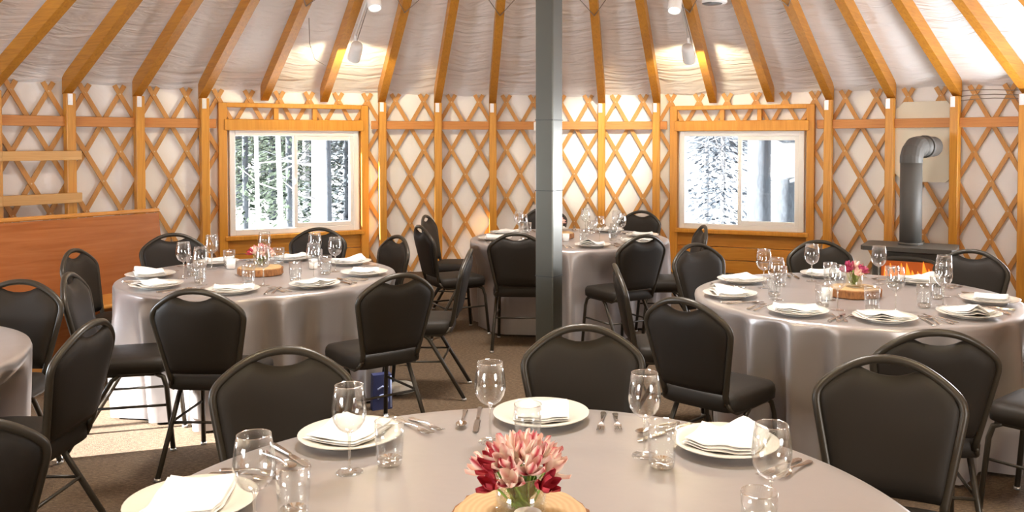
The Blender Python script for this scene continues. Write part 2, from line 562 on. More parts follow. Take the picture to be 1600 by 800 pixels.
for k in range(-28, 28):
    link('rafter', rme, M['rafter'], CEIL, (0, 0, 0), -k * STEP)
zr = RAFT_Z + SLOPE * (R - .7)
build(MB().lathe([(.62, zr - .02), (.74, zr - .02), (.74, zr + .28), (.62, zr + .28)], 48, smooth=False, close=True), 'compression_ring', M['rafter'], CEIL, (0, 0, 0))
mb = MB(); mb.lathe([(.80 * cos(a), zr + .29 + .42 * sin(a)) for a in [PI / 2 * i / 8 for i in range(9)]], 40)
build(mb, 'skylight_dome', M['dome'], CEIL, (0, 0, 0))
def cable(pts, name, parent, r=.004, m='wire'):
    return build(MB().tube(pts, r, 5), name, M[m], parent)
def under(th, r, dz=-.006):
    return (r * sin(th), r * cos(th), RAFT_Z + SLOPE * (R - .06 - r) + dz)
for k in range(-12, 12):                # bracing wire that zigzags from rafter to rafter
    a, b = (under(k * STEP, 4.45 if k % 2 else 3.7), under((k + 1) * STEP, 3.7 if k % 2 else 4.45))
    cable([a, b], 'bracing_wire', CEIL, .0045)
cable([under(-4.75 * STEP, 4.8, .12), under(-4.6 * STEP, 5.1, .06), under(-4.4 * STEP, 5.35, .05), under(-4.15 * STEP, 5.5, .08)], 'lamp_wire', CEIL, .004)

# ------------------------------------------------------------------ windows
def window(n, k, label):
    th = k * STEP
    root = empty('window_%d' % n, polar(R - .09, th), -th)      # local +y points out of the yurt
    tag(root, label, kind='structure')
    W = 1.70; H0, H1 = 0.0, 2.035
    for s in (-1, 1):
        build(MB().box((s * (W / 2 - .045), 0, 1.02), (.09, .10, 2.03), bev=.005), 'casing', M['casing'], root)
    build(MB().box((0, 0, 2.01), (W - .18, .10, .05), bev=.004), 'top_rail', M['casing'], root)
    build(MB().box((0, -.02, 1.79), (W - .12, .10, .125), bev=.008), 'header_board', M['casing'], root)
    for x in (-.22, .22):
        build(MB().box((x, .01, 1.92), (.05, .06, .135)), 'header_block', M['casing'], root)
    build(MB().box((0, -.01, .52), (W - .12, .12, .05), bev=.006), 'sill', M['casing'], root)
    for i in range(3):
        h = .157
        build(MB().box((0, .02, .02 + h * (i + .5)), (W - .18, .03, h - .006), bev=.004), 'panel_board', M['panel'], root)
    ow, z0, z1 = WIN_W, WIN_Z0 - .005, WIN_Z1 + .01
    fr = MB(); b = .065
    for s in (-1, 1): fr.box((s * (ow / 2 - b / 2), .02, (z0 + z1) / 2), (b, .075, z1 - z0), bev=.006)
    for z in (z0 + b / 2, z1 - b / 2): fr.box((0, .02, z), (ow - 2 * b + .01, .075, b), bev=.006)
    f = build(fr, 'window_frame', M['vinyl'], root)
    # sliding sash on one side with its own frame
    sash = MB(); x0, x1 = -.03, ow / 2 - b + .005; sb = .048
    for x in (x0 + sb / 2, x1 - sb / 2): sash.box((x, .01, (z0 + z1) / 2), (sb, .045, z1 - z0 - 2 * b), bev=.004)
    for z in (z0 + b + sb / 2, z1 - b - sb / 2): sash.box(((x0 + x1) / 2, .01, z), (x1 - x0 - 2 * sb + .004, .045, sb), bev=.004)
    s_ = build(sash, 'sash', M['vinyl'], root)
    build(MB().box((x0 + .022, -.018, (z0 + z1) / 2), (.014, .02, .06), bev=.003), 'latch', M['vinyl'], s_)
    build(MB().box(((x0 + x1) / 2, .012, (z0 + z1) / 2), (x1 - x0 - 2 * sb, .004, z1 - z0 - 2 * b - 2 * sb)), 'pane', M['pane'], root)
    build(MB().box(((-ow / 2 + b + x0 + .01) / 2, .035, (z0 + z1) / 2), (x0 + .01 + ow / 2 - b, .004, z1 - z0 - 2 * b)), 'pane', M['pane'], root)
    return root
window(1, WINDOWS[0], 'white sliding window in golden pine casing beyond the table by the pew')
window(2, WINDOWS[1], 'white sliding window in golden pine casing between the steel column and the stove')
for i, k in enumerate(WINDOWS[2:]):  # rear pair added to carry fill light onto the chair backs
    window(3 + i, k, 'unseen white sliding window outside the view')

# ------------------------------------------------------------------ steel column in the middle
def column():
    root = empty('support_column', (0.01, YC, 0))
    tag(root, 'dark grey square steel column rising through the middle of the room', 'column')
    rz = rad(-30)
    m = Matrix.Rotation(rz, 3, 'Z')
    build(MB().box((0, 0, 2.6), (.112, .112, 5.2), m, bev=.006), 'shaft', M['steel'], root)
    build(MB().box((0, 0, .01), (.24, .24, .02), m), 'base_plate', M['steel'], root)
    for z in (1.72, 1.33, .855):
        build(MB().box((0, 0, z), (.1145, .1145, .005), m), 'seam_band', M['black'], root)
    for i in range(4):
        a = PI / 4 + i * PI / 2
        build(MB().tube([(0, 0, 5.0), (.64 * cos(a), .64 * sin(a), 5.08)], .03, 8), 'brace_arm', M['steel'], root)
    return root
column()
tag(build(MB().box((0, 0, 0), (.07, .02, .11), bev=.004), 'power_outlet', M['vinyl'], loc=polar(R - .115, -.022, 1.79), rz=.02),
    'small white electric outlet box on the wall rail beside the column', 'outlet')

# ------------------------------------------------------------------ track lamps
def lamp_head(mb_shell):
    pass
def track(k, off, n_label):
    th = k * STEP + off
    root = empty('light_track', (0, YC, 0))
    tag(root, n_label, 'light track')
    build(MB().tube([under(th, 5.15, -.03), under(th, 1.0, -.03)], .012, 6), 'rod', M['lampwhite'], root)
    build(MB().tube([under(th + .006, 5.1, -.05), under(th + .004, 3.0, -.04), under(th + .006, 1.0, -.05)], .005, 5), 'cord', M['wire'], root)
    return th
def spot_head(th, r, pitch_deg, label, lit_power, size_deg, out=True):
    p = Vector(under(th, r, -.03))
    base = Vector((p.x, p.y + YC, p.z))
    root = empty('track_lamp', base)
    tag(root, label, 'lamp', 'white track lamps under the rafters')
    rd = Vector((sin(th), cos(th), 0)) * (1 if out else -1)
    d = (rd * cos(rad(pitch_deg)) + Vector((0, 0, -sin(rad(pitch_deg))))).normalized()
    q = Vector((0, 0, 1)).rotation_difference(d).to_matrix()
    c = Vector((0, 0, -.17))
    def T(mbx):
        mbx.v = [tuple(q @ Vector(v) + c) for v in mbx.v]; return mbx
    build(MB().tube([(0, 0, .02), (0, 0, -.06)], .016, 8), 'stem', M['lampwhite'], root)
    build(MB().box((0, 0, -.075), (.05, .02, .05), bev=.004), 'knuckle', M['lampwhite'], root)
    build(T(MB().lathe([(0, -.115), (.035, -.113), (.058, -.10), (.066, -.07), (.068, .10), (.066, .112), (.058, .112), (.055, .07), (0, .065)], 20)), 'shell', M['lampwhite'], root)
    build(T(MB().lathe([(0, .092), (.03, .09), (.05, .08), (.053, .07)], 16)), 'bulb', M['bulb'], root)
    ld = bpy.data.lights.new('track_spot', 'SPOT')
    ld.energy = lit_power; ld.color = (1.0, 0.86, 0.55); ld.spot_size = rad(size_deg); ld.spot_blend = 0.35; ld.shadow_soft_size = .04
    lo = bpy.data.objects.new('track_spot', ld); COL.objects.link(lo); lo.parent = root
    lo.location = c + d * .125
    lo.rotation_euler = d.to_track_quat('-Z', 'Y').to_euler()
ta = track(-4, .016, 'thin white light track along the rafter over the left window')
spot_head(ta, 4.8, 38, 'white track lamp washing the roof above the left window', 40, 150)
spot_head(ta, 4.0, 62, 'brightly lit track lamp at the top edge, higher on the left track', 20, 110, False)
tb = track(3, -.016, 'thin white light track along the rafter over the right window')
spot_head(tb, 4.8, 38, 'white track lamp washing the roof above the right window', 40, 150)
spot_head(tb, 4.0, 62, 'brightly lit track lamp at the top edge, higher on the right track', 20, 110, False)

tc = track(-24, .016, 'thin white light track over the camera side, left')
spot_head(tc, 3.4, 70, 'white track lamp above the front table, left of the camera', 105, 100, False)
td = track(23, -.016, 'thin white light track over the camera side, right')
spot_head(td, 3.4, 70, 'white track lamp above the front table, right of the camera', 105, 100, False)
def wall_spot():
    """a lamp high on the ring side that throws the pool of light on the wall beside the column"""
    root = empty('track_lamp', (0.75, 6.4, 3.95))
    tag(root, 'white track lamp aimed at the lattice wall right of the column', 'lamp', 'white track lamps under the rafters')
    d = (polar(R, .115, 1.52) - Vector(root.location)).normalized()
    q = Vector((0, 0, 1)).rotation_difference(d).to_matrix()
    mbx = MB().lathe([(0, -.115), (.058, -.10), (.068, .10), (.058, .112), (0, .065)], 16)
    mbx.v = [tuple(q @ Vector(v)) for v in mbx.v]
    build(mbx, 'shell', M['lampwhite'], root)
    build(MB().tube([(0, 0, 0), (0, 0, .5)], .012, 6), 'stem', M['lampwhite'], root)
    ld = bpy.data.lights.new('wall_spot', 'SPOT')
    ld.energy = 900; ld.color = (1.0, 0.93, 0.78); ld.spot_size = rad(20); ld.spot_blend = 0.9; ld.shadow_soft_size = .03
    lo = bpy.data.objects.new('wall_spot', ld); COL.objects.link(lo); lo.parent = root
    lo.location = d * .13
    lo.rotation_euler = d.to_track_quat('-Z', 'Y').to_euler()
wall_spot()
def speaker():
    th = 3.76 * STEP; p = Vector(under(th, 3.93, -.29))
    root = empty('ceiling_speaker', (p.x, p.y + YC, p.z + .05), -th)
    tag(root, 'white round speaker with a dark grille hung between rafters at the top edge', 'speaker')
    build(MB().lathe([(0, .10), (.09, .09), (.12, .03), (.12, -.04), (.105, -.05), (0, -.05)], 20), 'body', M['lampwhite'], root)
    build(MB().lathe([(0, -.058), (.085, -.056), (.10, -.048)], 20, (-.02, -.01, 0)), 'grille', M['black'], root)
    build(MB().tube([(0, 0, .09), (0, 0, .44)], .012, 6), 'stem', M['lampwhite'], root)
speaker()

# ------------------------------------------------------------------ stove by the wall
def stove():
    c = Vector((3.62, 8.72, 0)); th = rad(43)
    root = empty('wood_stove', c, -th + rad(14))
    tag(root, 'black cast-iron stove with a burning fire, pipe rising behind the right table', 'stove')
    W, D, H = .66, .42, .55
    build(MB().box((0, 0, .13 + (H - .15) / 2), (W, D, H - .15), bev=.02), 'firebox', M['stove'], root)
    build(MB().prism([(-.40, -.29), (.40, -.29), (.43, -.25), (.43, .22), (.40, .26), (-.40, .26), (-.43, .22), (-.43, -.25)], H - .02, H + .022), 'top_plate', M['stove'], root)
    build(MB().box((0, 0, .115), (W + .05, D + .06, .03), bev=.008), 'ash_shelf', M['stove'], root)
    for sx in (-1, 1):
        for sy in (-1, 1):
            build(MB().tube([(sx * .28, sy * .16, .11), (sx * .31, sy * .19, .05), (sx * .32, sy * .2, 0)], [.03, .022, .028], 8), 'leg', M['stove'], root)
    # arched door ring with glass, fire behind
    n = 14; w2, zb, zt = .245, .20, .405
    outer = [(-w2 - .035, zb - .03), (w2 + .035, zb - .03)] + [((w2 + .035) * cos(PI * i / n), zt + .085 * sin(PI * i / n)) for i in range(n + 1)]
    inner = [(-w2, zb), (w2, zb)] + [(w2 * cos(PI * i / n), zt + .055 * sin(PI * i / n)) for i in range(n + 1)]
    mb = MB(); y0, y1 = -D / 2 - .03, -D / 2 + .0
    m = len(outer)
    vs = [(a, y0, b) for a, b in outer] + [(a, y0, b) for a, b in inner] + [(a, y1, b) for a, b in outer] + [(a, y1, b) for a, b in inner]
    fs = []
    for i in range(m):
        j = (i + 1) % m
        fs += [(i, j, m + j, m + i), (2 * m + i, 2 * m + j, j, i), (m + i, m + j, 3 * m + j, 3 * m + i)]
    mb.add(vs, fs)
    door = build(mb, 'door', M['stove'], root)
    build(MB().prism(inner, -D / 2 - .012, -D / 2 - .008, 'y'), 'glass', M['pane'], door)
    build(MB().tube([(w2 + .05, y0 - .02, .27), (w2 + .05, y0 - .05, .3), (w2 + .05, y0 - .02, .34)], .01, 6), 'handle', M['cutlery'], door)
    build(MB().box((0, -D / 2 - .003, .30), (.48, .006, .26)), 'fire_bed', M['ember'], root)
    rnd = random.Random(3)
    for i in range(9):
        x = -.2 + .05 * i; h = .14 + .12 * rnd.random()
        build(MB().tube([(x, -D / 2 - .007, .20), (x + .008, -D / 2 - .008, .20 + h * .5), (x - .006, -D / 2 - .007, .20 + h)], [.024, .026, .002], 6), 'flame', M['flame'], root)
    for x in (-.1, .06):
        build(MB().tube([(x - .1, -D / 2 - .006, .205), (x + .12, -D / 2 - .006, .215)], .018, 7), 'log', M['bark'], root)
    # pipe with an elbow towards the wall
    pr = .104
    zt = 1.49
    pts = [(0, .02, H + .02), (0, .02, .9), (0, .02, zt - .10)]
    build(MB().tube(pts, pr, 20), 'stove_pipe', M['pipe'], root)
    d = Vector((cos(rad(36)), sin(rad(36)), 0))
    # in the stove's own frame the wall lies along +y; the elbow turns that way and a little right
    hd = Vector((sin(rad(20)), cos(rad(20)), 0))
    b0 = Vector((0, .02, zt - .10))
    el = [b0, b0 + Vector((0, 0, .05)), b0 + hd * .03 + Vector((0, 0, .11)), b0 + hd * .09 + Vector((0, 0, .155)), b0 + hd * .16 + Vector((0, 0, .16))]
    build(MB().tube(el, pr * 1.04, 20, smooth=False), 'elbow', M['pipe'], root)
    e2 = b0 + hd * .16 + Vector((0, 0, .16))
    e3 = b0 + hd * .46 + Vector((0, 0, .16))
    build(MB().tube([e2, e3], pr, 20), 'flue', M['pipe'], root)
    build(MB().tube([e2 + hd * .10, e2 + hd * .14], pr * 1.12, 20), 'collar', M['pipe'], root)
    build(MB().lathe([(pr * 1.05, H + .022), (pr * 1.15, H + .022), (pr * 1.15, H + .05), (pr * 1.05, H + .05)], 20, (0, .02, 0)), 'pipe_collar', M['stove'], root)
    return root
stove()
def flue_plate():
    th = 6.52 * STEP
    root = empty('flue_plate', polar(R - .075, th), -th)
    tag(root, 'cream octagonal board on the lattice behind the stove pipe elbow', 'flue plate')
    w, z0, z1, c = .35, 1.17, 2.03, .13
    build(MB().prism([(-w + c, z0), (w - c, z0), (w, z0 + c), (w, z1 - c), (w - c, z1), (-w + c, z1), (-w, z1 - c), (-w, z0 + c)], .0, .022, 'y'), 'board', M['cement'], root)
    return root
flue_plate()

# ------------------------------------------------------------------ pew and bench
def pew():
    a = Vector((-3.07, 7.0, 0)); d = Vector((-.58, -.815, 0)).normalized(); L = 2.7
    root = empty('pew', a, math.atan2(d.y, d.x))     # local +x runs along the pew, local -y... front
    tag(root, 'long varnished wooden pew with a high back behind the left table', 'pew')
    # local frame: x along, front side is +y (towards the tables)
    def tilt(z): return -.10 * (z - .44) / .6
    P = []
    mb = MB()
    t = .03
    poly = [(0.0, .40), (t, .40), (t + tilt(1.03), 1.03), (tilt(1.03), 1.03)]
    build(MB().prism(poly, 0, L, 'x'), 'back_panel', M['pew'], root)
    build(MB().box((L / 2, tilt(1.05) + t / 2, 1.05), (L + .02, .055, .03), bev=.008), 'cap_rail', M['pewedge'], root)
    build(MB().box((L / 2, .24, .435), (L, .46, .03), bev=.01), 'seat', M['pewedge'], root)
    build(MB().box((L / 2, .12, .22), (L - .04, .02, .36)), 'kick_panel', M['pew'], root)
    build(MB().box((L / 2, .32, .06), (L, .10, .05), bev=.008), 'foot_board', M['pewedge'], root)
    for x in (.03, L / 2, L - .03):
        build(MB().prism([(.02, 0), (.40, 0), (.42, .42), (.0, .42)], x - .02, x + .02, 'x'), 'end_support', M['pew'], root)
pew()
def bench():
    root = empty('wooden_bench', (3.62, 6.45, 0), rad(-20))
    tag(root, 'golden wooden bench end at the right edge beside the stove-side table', 'bench')
    build(MB().box((.62, 0, .475), (1.3, .36, .04), bev=.006), 'seat', M['casing'], root)
    for x in (.12, 1.12):
        for y in (-.13, .13):
            build(MB().box((x, y, .227), (.085, .05, .455), bev=.004), 'leg', M['casing'], root)
    build(MB().tube([(.15, -.13, .18), (.36, -.13, .44)], .022, 4), 'brace', M['casing'], root)
bench()

# ------------------------------------------------------------------ chairs
def chair():
    root = empty('banquet_chair')
    # local: faces +y, seat centre at the origin, floor at z = 0
    ZB, YB, LEAN = .495, -.205, .215
    half = [(.164, 0), (.176, .06), (.190, .13), (.204, .20), (.214, .25), (.218, .278), (.211, .308), (.182, .338), (.138, .370), (.088, .396), (.045, .408), (0, .411)]
    for _ in range(2):      # round the corners of the outline
        q = [half[0]]
        for (a, b), (c, d) in zip(half, half[1:]):
            q += [(a * .75 + c * .25, b * .75 + d * .25), (a * .25 + c * .75, b * .25 + d * .75)]
        half = q + [half[-1]]
    im = max(range(len(half)), key=lambda i: half[i][0])
    XM, ZM = half[im]
    def lerp(tab, x):
        for (a, b), (c, d) in zip(tab, tab[1:]):
            if a <= x <= c: return b + (d - b) * (x - a) / max(c - a, 1e-9)
        return tab[-1][1] if x > tab[-1][0] else tab[0][1]
    lower = [(z, x) for x, z in half[:im + 1]]
    upper = sorted([(x, z) for x, z in half[im:]])
    def zt(u): return lerp(upper, abs(u) * XM)
    def lift(x, z, off=0.0):
        u = x / XM
        return Vector((x, YB - LEAN * z - .018 * (1 - u * u) + off, ZB + z))
    def bp(u, s, off=0.0, zmax=None):
        z = (zmax if zmax is not None else zt(u)) * s
        return lift(u * lerp(lower, min(z, ZM)), z, off)
    # frame tube round the back
    path = [lift(-x, z) for x, z in half] + [lift(x, z) for x, z in reversed(half[:-1])]
    path = [path[0] + Vector((.004, .018, -.05))] + path + [path[-1] + Vector((-.004, .018, -.05))]
    build(MB().tube(path, .0145, 8), 'back_frame', M['frame'], root)
    # pad, its upper edge dips to leave the hand hole
    nu, ns = 17, 11
    def top(u):
        x = abs(u)
        dip = .050 * max(0, 1 - (x / .43) ** 2) ** .8 + .001
        return zt(u) - dip
    mb = MB()
    def puff(u, s): return .022 * (1 - abs(u) ** 6) ** .5 * (1 - abs(2 * s - 1) ** 8) ** .5 + .004
    def side(sg):
        def f(i, j):
            u = -1 + 2 * j / (nu - 1); s = i / (ns - 1)
            u *= .975
            return bp(u, s, sg * puff(u / .976, s), top(u))
        return f
    mb.grid(side(1), ns, nu); n1 = len(mb.v)
    mb.grid(side(-1), ns, nu)
    fs = []
    for j in range(nu - 1):
        fs += [(j, j + 1, n1 + j + 1, n1 + j), ((ns - 1) * nu + j, (ns - 1) * nu + j + 1, n1 + (ns - 1) * nu + j + 1, n1 + (ns - 1) * nu + j)]
    for i in range(ns - 1):
        fs += [(i * nu, i * nu + nu, n1 + i * nu + nu, n1 + i * nu), (i * nu + nu - 1, i * nu + 2 * nu - 1, n1 + i * nu + 2 * nu - 1, n1 + i * nu + nu - 1)]
    mb.f += fs; mb.sm += [True] * len(fs)
    build(mb, 'backrest', M['pad'], root)
    # seat cushion
    mb = MB(); outline = []
    def seat_pt(a):
        c, s_ = cos(a), sin(a); e = .32
        x = .205 * math.copysign(abs(c) ** e, c); y = .205 * math.copysign(abs(s_) ** e, s_)
        return x * (1 + .05 * (y / .2)), y
    n = 36
    rings = [(.93, .408), (1.0, .415), (1.01, .450), (.995, .470), (.95, .484), (.75, .492), (.4, .495), (.0, .496)]
    mb.grid(lambda i, j: (seat_pt(2 * PI * j / n)[0] * rings[i][0], seat_pt(2 * PI * j / n)[1] * rings[i][0], rings[i][1]), len(rings), n, True, True)
    mb.add([(*[q * .93 for q in seat_pt(2 * PI * j / n)], .408) for j in range(n)], [tuple(range(n))])
    build(mb, 'seat', M['pad'], root)
    # side rails under the seat, legs
    sf = MB()
    for sx in (-1, 1):
        x = sx * .178
        sf.tube([(sx * .162, -.205, .46), (sx * .172, -.185, .425), (x, -.14, .405), (x, .10, .405), (x, .17, .402)], .011, 6)
    sf.tube([(-.178, -.03, .402), (.178, -.03, .402)], .009, 6)
    build(sf, 'seat_frame', M['frame'], root)
    for sx in (-1, 1):
        x = sx * .178
        fl = build(MB().tube([(x, .14, .405), (x, .178, .385), (x * 1.03, .195, .33), (x * 1.08, .225, .012)], .0125, 7), 'leg', M['frame'], root)
        build(MB().lathe([(0, 0), (.015, .002), (.015, .014), (0, .016)], 8, (x * 1.08, .225, 0)), 'glide', M['glide'], fl)
        rl = build(MB().tube([(x, -.03, .405), (x * 1.01, -.065, .38), (x * 1.08, -.285, .012)], .0125, 7), 'leg', M['frame'], root)
        build(MB().lathe([(0, 0), (.015, .002), (.015, .014), (0, .016)], 8, (x * 1.08, -.285, 0)), 'glide', M['glide'], rl)
        build(MB().tube([(x * 1.05, .205, .24), (x * 1.045, -.150, .24)], .007, 6), 'stretcher', M['frame'], root)
    build(MB().tube([(-.188, -.150, .24), (.188, -.150, .24)], .007, 6), 'stretcher', M['frame'], root)
    return root
SEATS = []
def put_chair(px, py, face, label, dx=0, dy=0):
    """px, py: the top of its back in the photograph; face: heading in degrees, 0 = away from the camera, 90 = to the right"""
    p = pix(px, py, .906)
    a = rad(face); f = Vector((sin(a), cos(a), 0))
    c = p + f * .31; c.z = 0
    c += Vector((dx, dy, 0))
    SEATS.append((c.x, c.y, a))
    place('chair', chair, c, -a, label, 'chair', 'charcoal banquet chairs round the tables')
CHAIRS = [
 (910, 513, 178, 'charcoal banquet chair directly behind the flowers on the front table'),
 (440, 549, 165, 'charcoal banquet chair at the far left side of the front table'),
 (1392, 563, 202, 'charcoal banquet chair at the right of the front table, overlapping another'),
 (-84, 668, -44, 'charcoal banquet chair cut off at the bottom left corner'),
 (143, 506, -90, 'charcoal banquet chair seen edge on beside the cropped table at left'),
 (28, 441, 176, 'charcoal banquet chair at the left edge between pew and cropped table'),
 (300, 456, 2, 'charcoal banquet chair with its back turned, nearest seat of the pew-side table'),
 (624, 431, -38, 'charcoal banquet chair turned leftward at the near right of the pew-side table'),
 (735, 392, -90, 'charcoal banquet chair seen from the side, right of the pew-side table'),
 (622, 370, -128, 'charcoal banquet chair at the far right of the pew-side table'),
 (498, 358, 180, 'charcoal banquet chair under the left window behind the pew-side table'),
 (268, 367, 152, 'charcoal banquet chair in front of the free end of the pew'),
 (112, 392, 88, 'charcoal banquet chair facing right, close before the pew seat'),
 (103, 430, 76, 'charcoal banquet chair in the sun patch at the near left of the pew-side table'),
 (1066, 470, 42, 'charcoal banquet chair at the near left of the stove-side table'),
 (1470, 521, 10, 'charcoal banquet chair with its back turned, nearest seat of the stove-side table'),
 (1522, 393, 222, 'charcoal banquet chair right of the stove against the lattice wall'),
 (1280, 378, 182, 'charcoal banquet chair between the right window and the stove'),
 (1086, 383, 148, 'grey-lit banquet chair below the left half of the right window'),
 (961, 416, 90, 'charcoal banquet chair seen edge on just right of the column'),
 (807, 366, 3, 'charcoal banquet chair with its back turned, half hidden left of the column'),
 (1008, 369, -32, 'charcoal banquet chair at the near right of the table behind the column'),
 (1003, 331, 212, 'small charcoal banquet chair behind the far table, right of the column'),
 (852, 325, 180, 'charcoal banquet chair hidden behind the column at the far table'),
 (664, 338, 98, 'charcoal banquet chair farther of two turned to the far table at its left'),
 (655, 354, 62, 'charcoal banquet chair nearer of two turned to the far table at its left'),
 (1101, 354, -92, 'charcoal banquet chair whose back edge rises in front of the right window'),
]
for c in CHAIRS: put_chair(*c)
for (x, y, face, lab) in ((2.16, 3.70, -40, 'charcoal banquet chair cropped at the right edge, its pale lit seat nearest'),
                          (2.60, 4.55, -75, 'charcoal banquet chair cropped at the right edge, only a seat corner showing behind')):
    SEATS.append((x, y, rad(face)))
    place('chair', chair, (x, y, 0), -rad(face), lab, 'chair', 'charcoal banquet chairs round the tables')

# ------------------------------------------------------------------ tables and cloths
TZ = .752
def table(key, c, r, tname, clabel, seed):
    root = empty('round_table', (c[0], c[1], 0))
    tag(root, 'round folding table hidden under the ' + tname, 'table', 'round tables under grey cloths')
    build(MB().lathe([(0, TZ - .035), (r - .02, TZ - .035), (r - .005, TZ - .025), (r - .005, TZ - .010), (r - .02, TZ - .003), (0, TZ - .003)], 48, smooth=False), 'tabletop', M['ply'], root)
    for sx in (-1, 1):
        for sy in (-1, 1):
            build(MB().tube([(sx * .34, sy * .34, TZ - .035), (sx * .36, sy * .38, .012)], .016, 8), 'leg', M['frame'], root)
        build(MB().tube([(sx * .36, -.44, .015), (sx * .36, .44, .015)], .014, 8), 'foot_bar', M['frame'], root)
    rnd = random.Random(seed)
    n = 216; folds = []
    ph = 0
    nf = 19
    phs = [rnd.uniform(-.5, .5) for _ in range(8)]
    def rr(a, d):       # d: 0 at the table edge, 1 at the floor
        w = nf * a + 1.3 * sin(2 * a + phs[0] * 6) + 1.1 * sin(3 * a + phs[1] * 6) + phs[2] * 6
        s = sin(w + .55 * sin(w))
        gate = .62 + .38 * sin(5 * a + phs[4] * 6)
        amp = .098 * gate * min(1, d * 1.5) ** .9 * (1 - .25 * d)
        return r + .008 - .055 * d + amp * s + .03 * d * sin(6 * a + phs[3] * 6)
    # where a seat is pushed in, the hanging cloth gives way in front of it
    lim = []
    for j in range(n):
        a = 2 * PI * j / n; best = 9.0
        for q in range(26):
            rho = .42 + .025 * q
            x, y = c[0] + rho * cos(a), c[1] + rho * sin(a)
            for (sx, sy, sa) in SEATS:
                fx, fy = sin(sa), cos(sa)
                ly = (x - sx) * fx + (y - sy) * fy; lx = (x - sx) * fy - (y - sy) * fx
                if abs(lx) < .235 and -.25 < ly < .245: best = min(best, rho)
        lim.append(min(best - .01, r + .2))
    lo = [min(lim[(j + k) % n] for k in range(-2, 3)) for j in range(n)]
    lim = [sum(lo[(j + k) % n] for k in range(-3, 4)) / 7 for j in range(n)]
    mb = MB()
    prof = [(0, 'c'), (.25, 't'), (.55, 't'), (.8, 't'), (.93, 't'), (.985, 't'), (1, 'e1'), (1, 'e2')]
    rows = []
    for q, kind in prof:
        if kind in 'ct': rows.append(('t', q))
    drops = [0.008, .03, .07, .13, .2, .3, .4, .5, .6, .7, .8, .88, .94, .985]
    def fn(i, j):
        a = 2 * PI * j / n
        if i < len(rows):
            q = rows[i][1] * r
            return (q * cos(a), q * sin(a), TZ)
        d = drops[i - len(rows)]
        R_ = rr(a, max(0, d - .01)) - (.006 if d < .01 else 0)
        if lim[j] < R_:
            t = min(1, max(0, d - .04) / .28); t = t * t * (3 - 2 * t)
            R_ += (lim[j] - R_) * t
        return (R_ * cos(a), R_ * sin(a), TZ - d * (TZ - .004))
    mb.grid(fn, len(rows) + len(drops), n, True, True)
    o = build(mb, 'tablecloth', M['cloth'], loc=(c[0], c[1], 0))
    tag(o, clabel, 'tablecloth', 'grey satin tablecloths')
TABLES = {
 'front': ((-.066, 1.885), .91), 'pew': ((-1.83, 5.58), .842), 'stove': ((1.685, 4.82), .855), 'far': ((.195, 7.70), .865), 'crop': ((-2.95, 3.28), .865)}
table('front', *TABLES['front'], 'front cloth with the alstroemeria', 'grey satin cloth on the large front table, warm and smooth', 1)
table('pew', *TABLES['pew'], 'cloth by the pew', 'grey satin cloth to the floor on the table before the pew', 2)
table('stove', *TABLES['stove'], 'cloth before the stove', 'grey satin cloth to the floor on the table before the stove', 3)
table('far', *TABLES['far'], 'cloth behind the column', 'grey satin cloth on the far table behind the steel column', 4)
table('crop', *TABLES['crop'], 'cloth cropped by the left edge', 'grey satin cloth on the table cropped by the left edge', 5)

# ------------------------------------------------------------------ tableware
TOP = TZ + .002
def plate():
    root = empty('dinner_plate')
    build(MB().lathe([(0, .002), (.085, .002), (.092, .006), (.105, .011), (.146, .021), (.1475, .0235), (.145, .0245), (.104, .0155), (.09, .010), (.08, .008), (0, .008)], 40), 'dish', M['china'], root)
    build(MB().lathe([(.078, 0), (.088, 0), (.088, .005), (.078, .005)], 32, close=True), 'foot_ring', M['china'], root)
    return root
def napkin(peak, w, d, seed):
    def make():
        rnd = random.Random(seed)
        root = empty('napkin')      # three folded layers
        for lay in range(3):
            mb = MB(); nx, ny = 15, 13
            ww, dd = w * (1 - .03 * lay), d * (1 - .045 * lay)
            ox, oy = rnd.uniform(-.004, .004), rnd.uniform(-.004, .004)
            z0 = .0105 + lay * .0062
            tk = .0026
            def f(sg):
                def g(i, j):
                    u, v = -1 + 2 * i / (nx - 1), -1 + 2 * j / (ny - 1)
                    x, y = u * ww / 2 + ox, v * dd / 2 + oy
                    z = z0 + peak * max(0, 1 - abs(u - .35) * 1.25) * (.6 + .4 * v) * (.35 + .33 * lay)
                    z += .0018 * sin(7 * u + 3 * v + seed) + .016 * max(0, (math.hypot(x, y) - .088) / .06)
                    e = max(abs(u), abs(v)) ** 10
                    return (x, y, z + sg * tk * (1 - .8 * e))
                return g
            mb.grid(f(1), nx, ny); n1 = len(mb.v); mb.grid(f(-1), nx, ny)
            ring = [i * ny for i in range(nx)] + [(nx - 1) * ny + j for j in range(1, ny)] + [i * ny + ny - 1 for i in range(nx - 2, -1, -1)] + list(range(ny - 2, 0, -1))
            fs = [(ring[i], ring[(i + 1) % len(ring)], n1 + ring[(i + 1) % len(ring)], n1 + ring[i]) for i in range(len(ring))]
            mb.f += fs; mb.sm += [True] * len(fs)
            build(mb, 'folded_layer', M['napkin'], root)
        return root
    return make
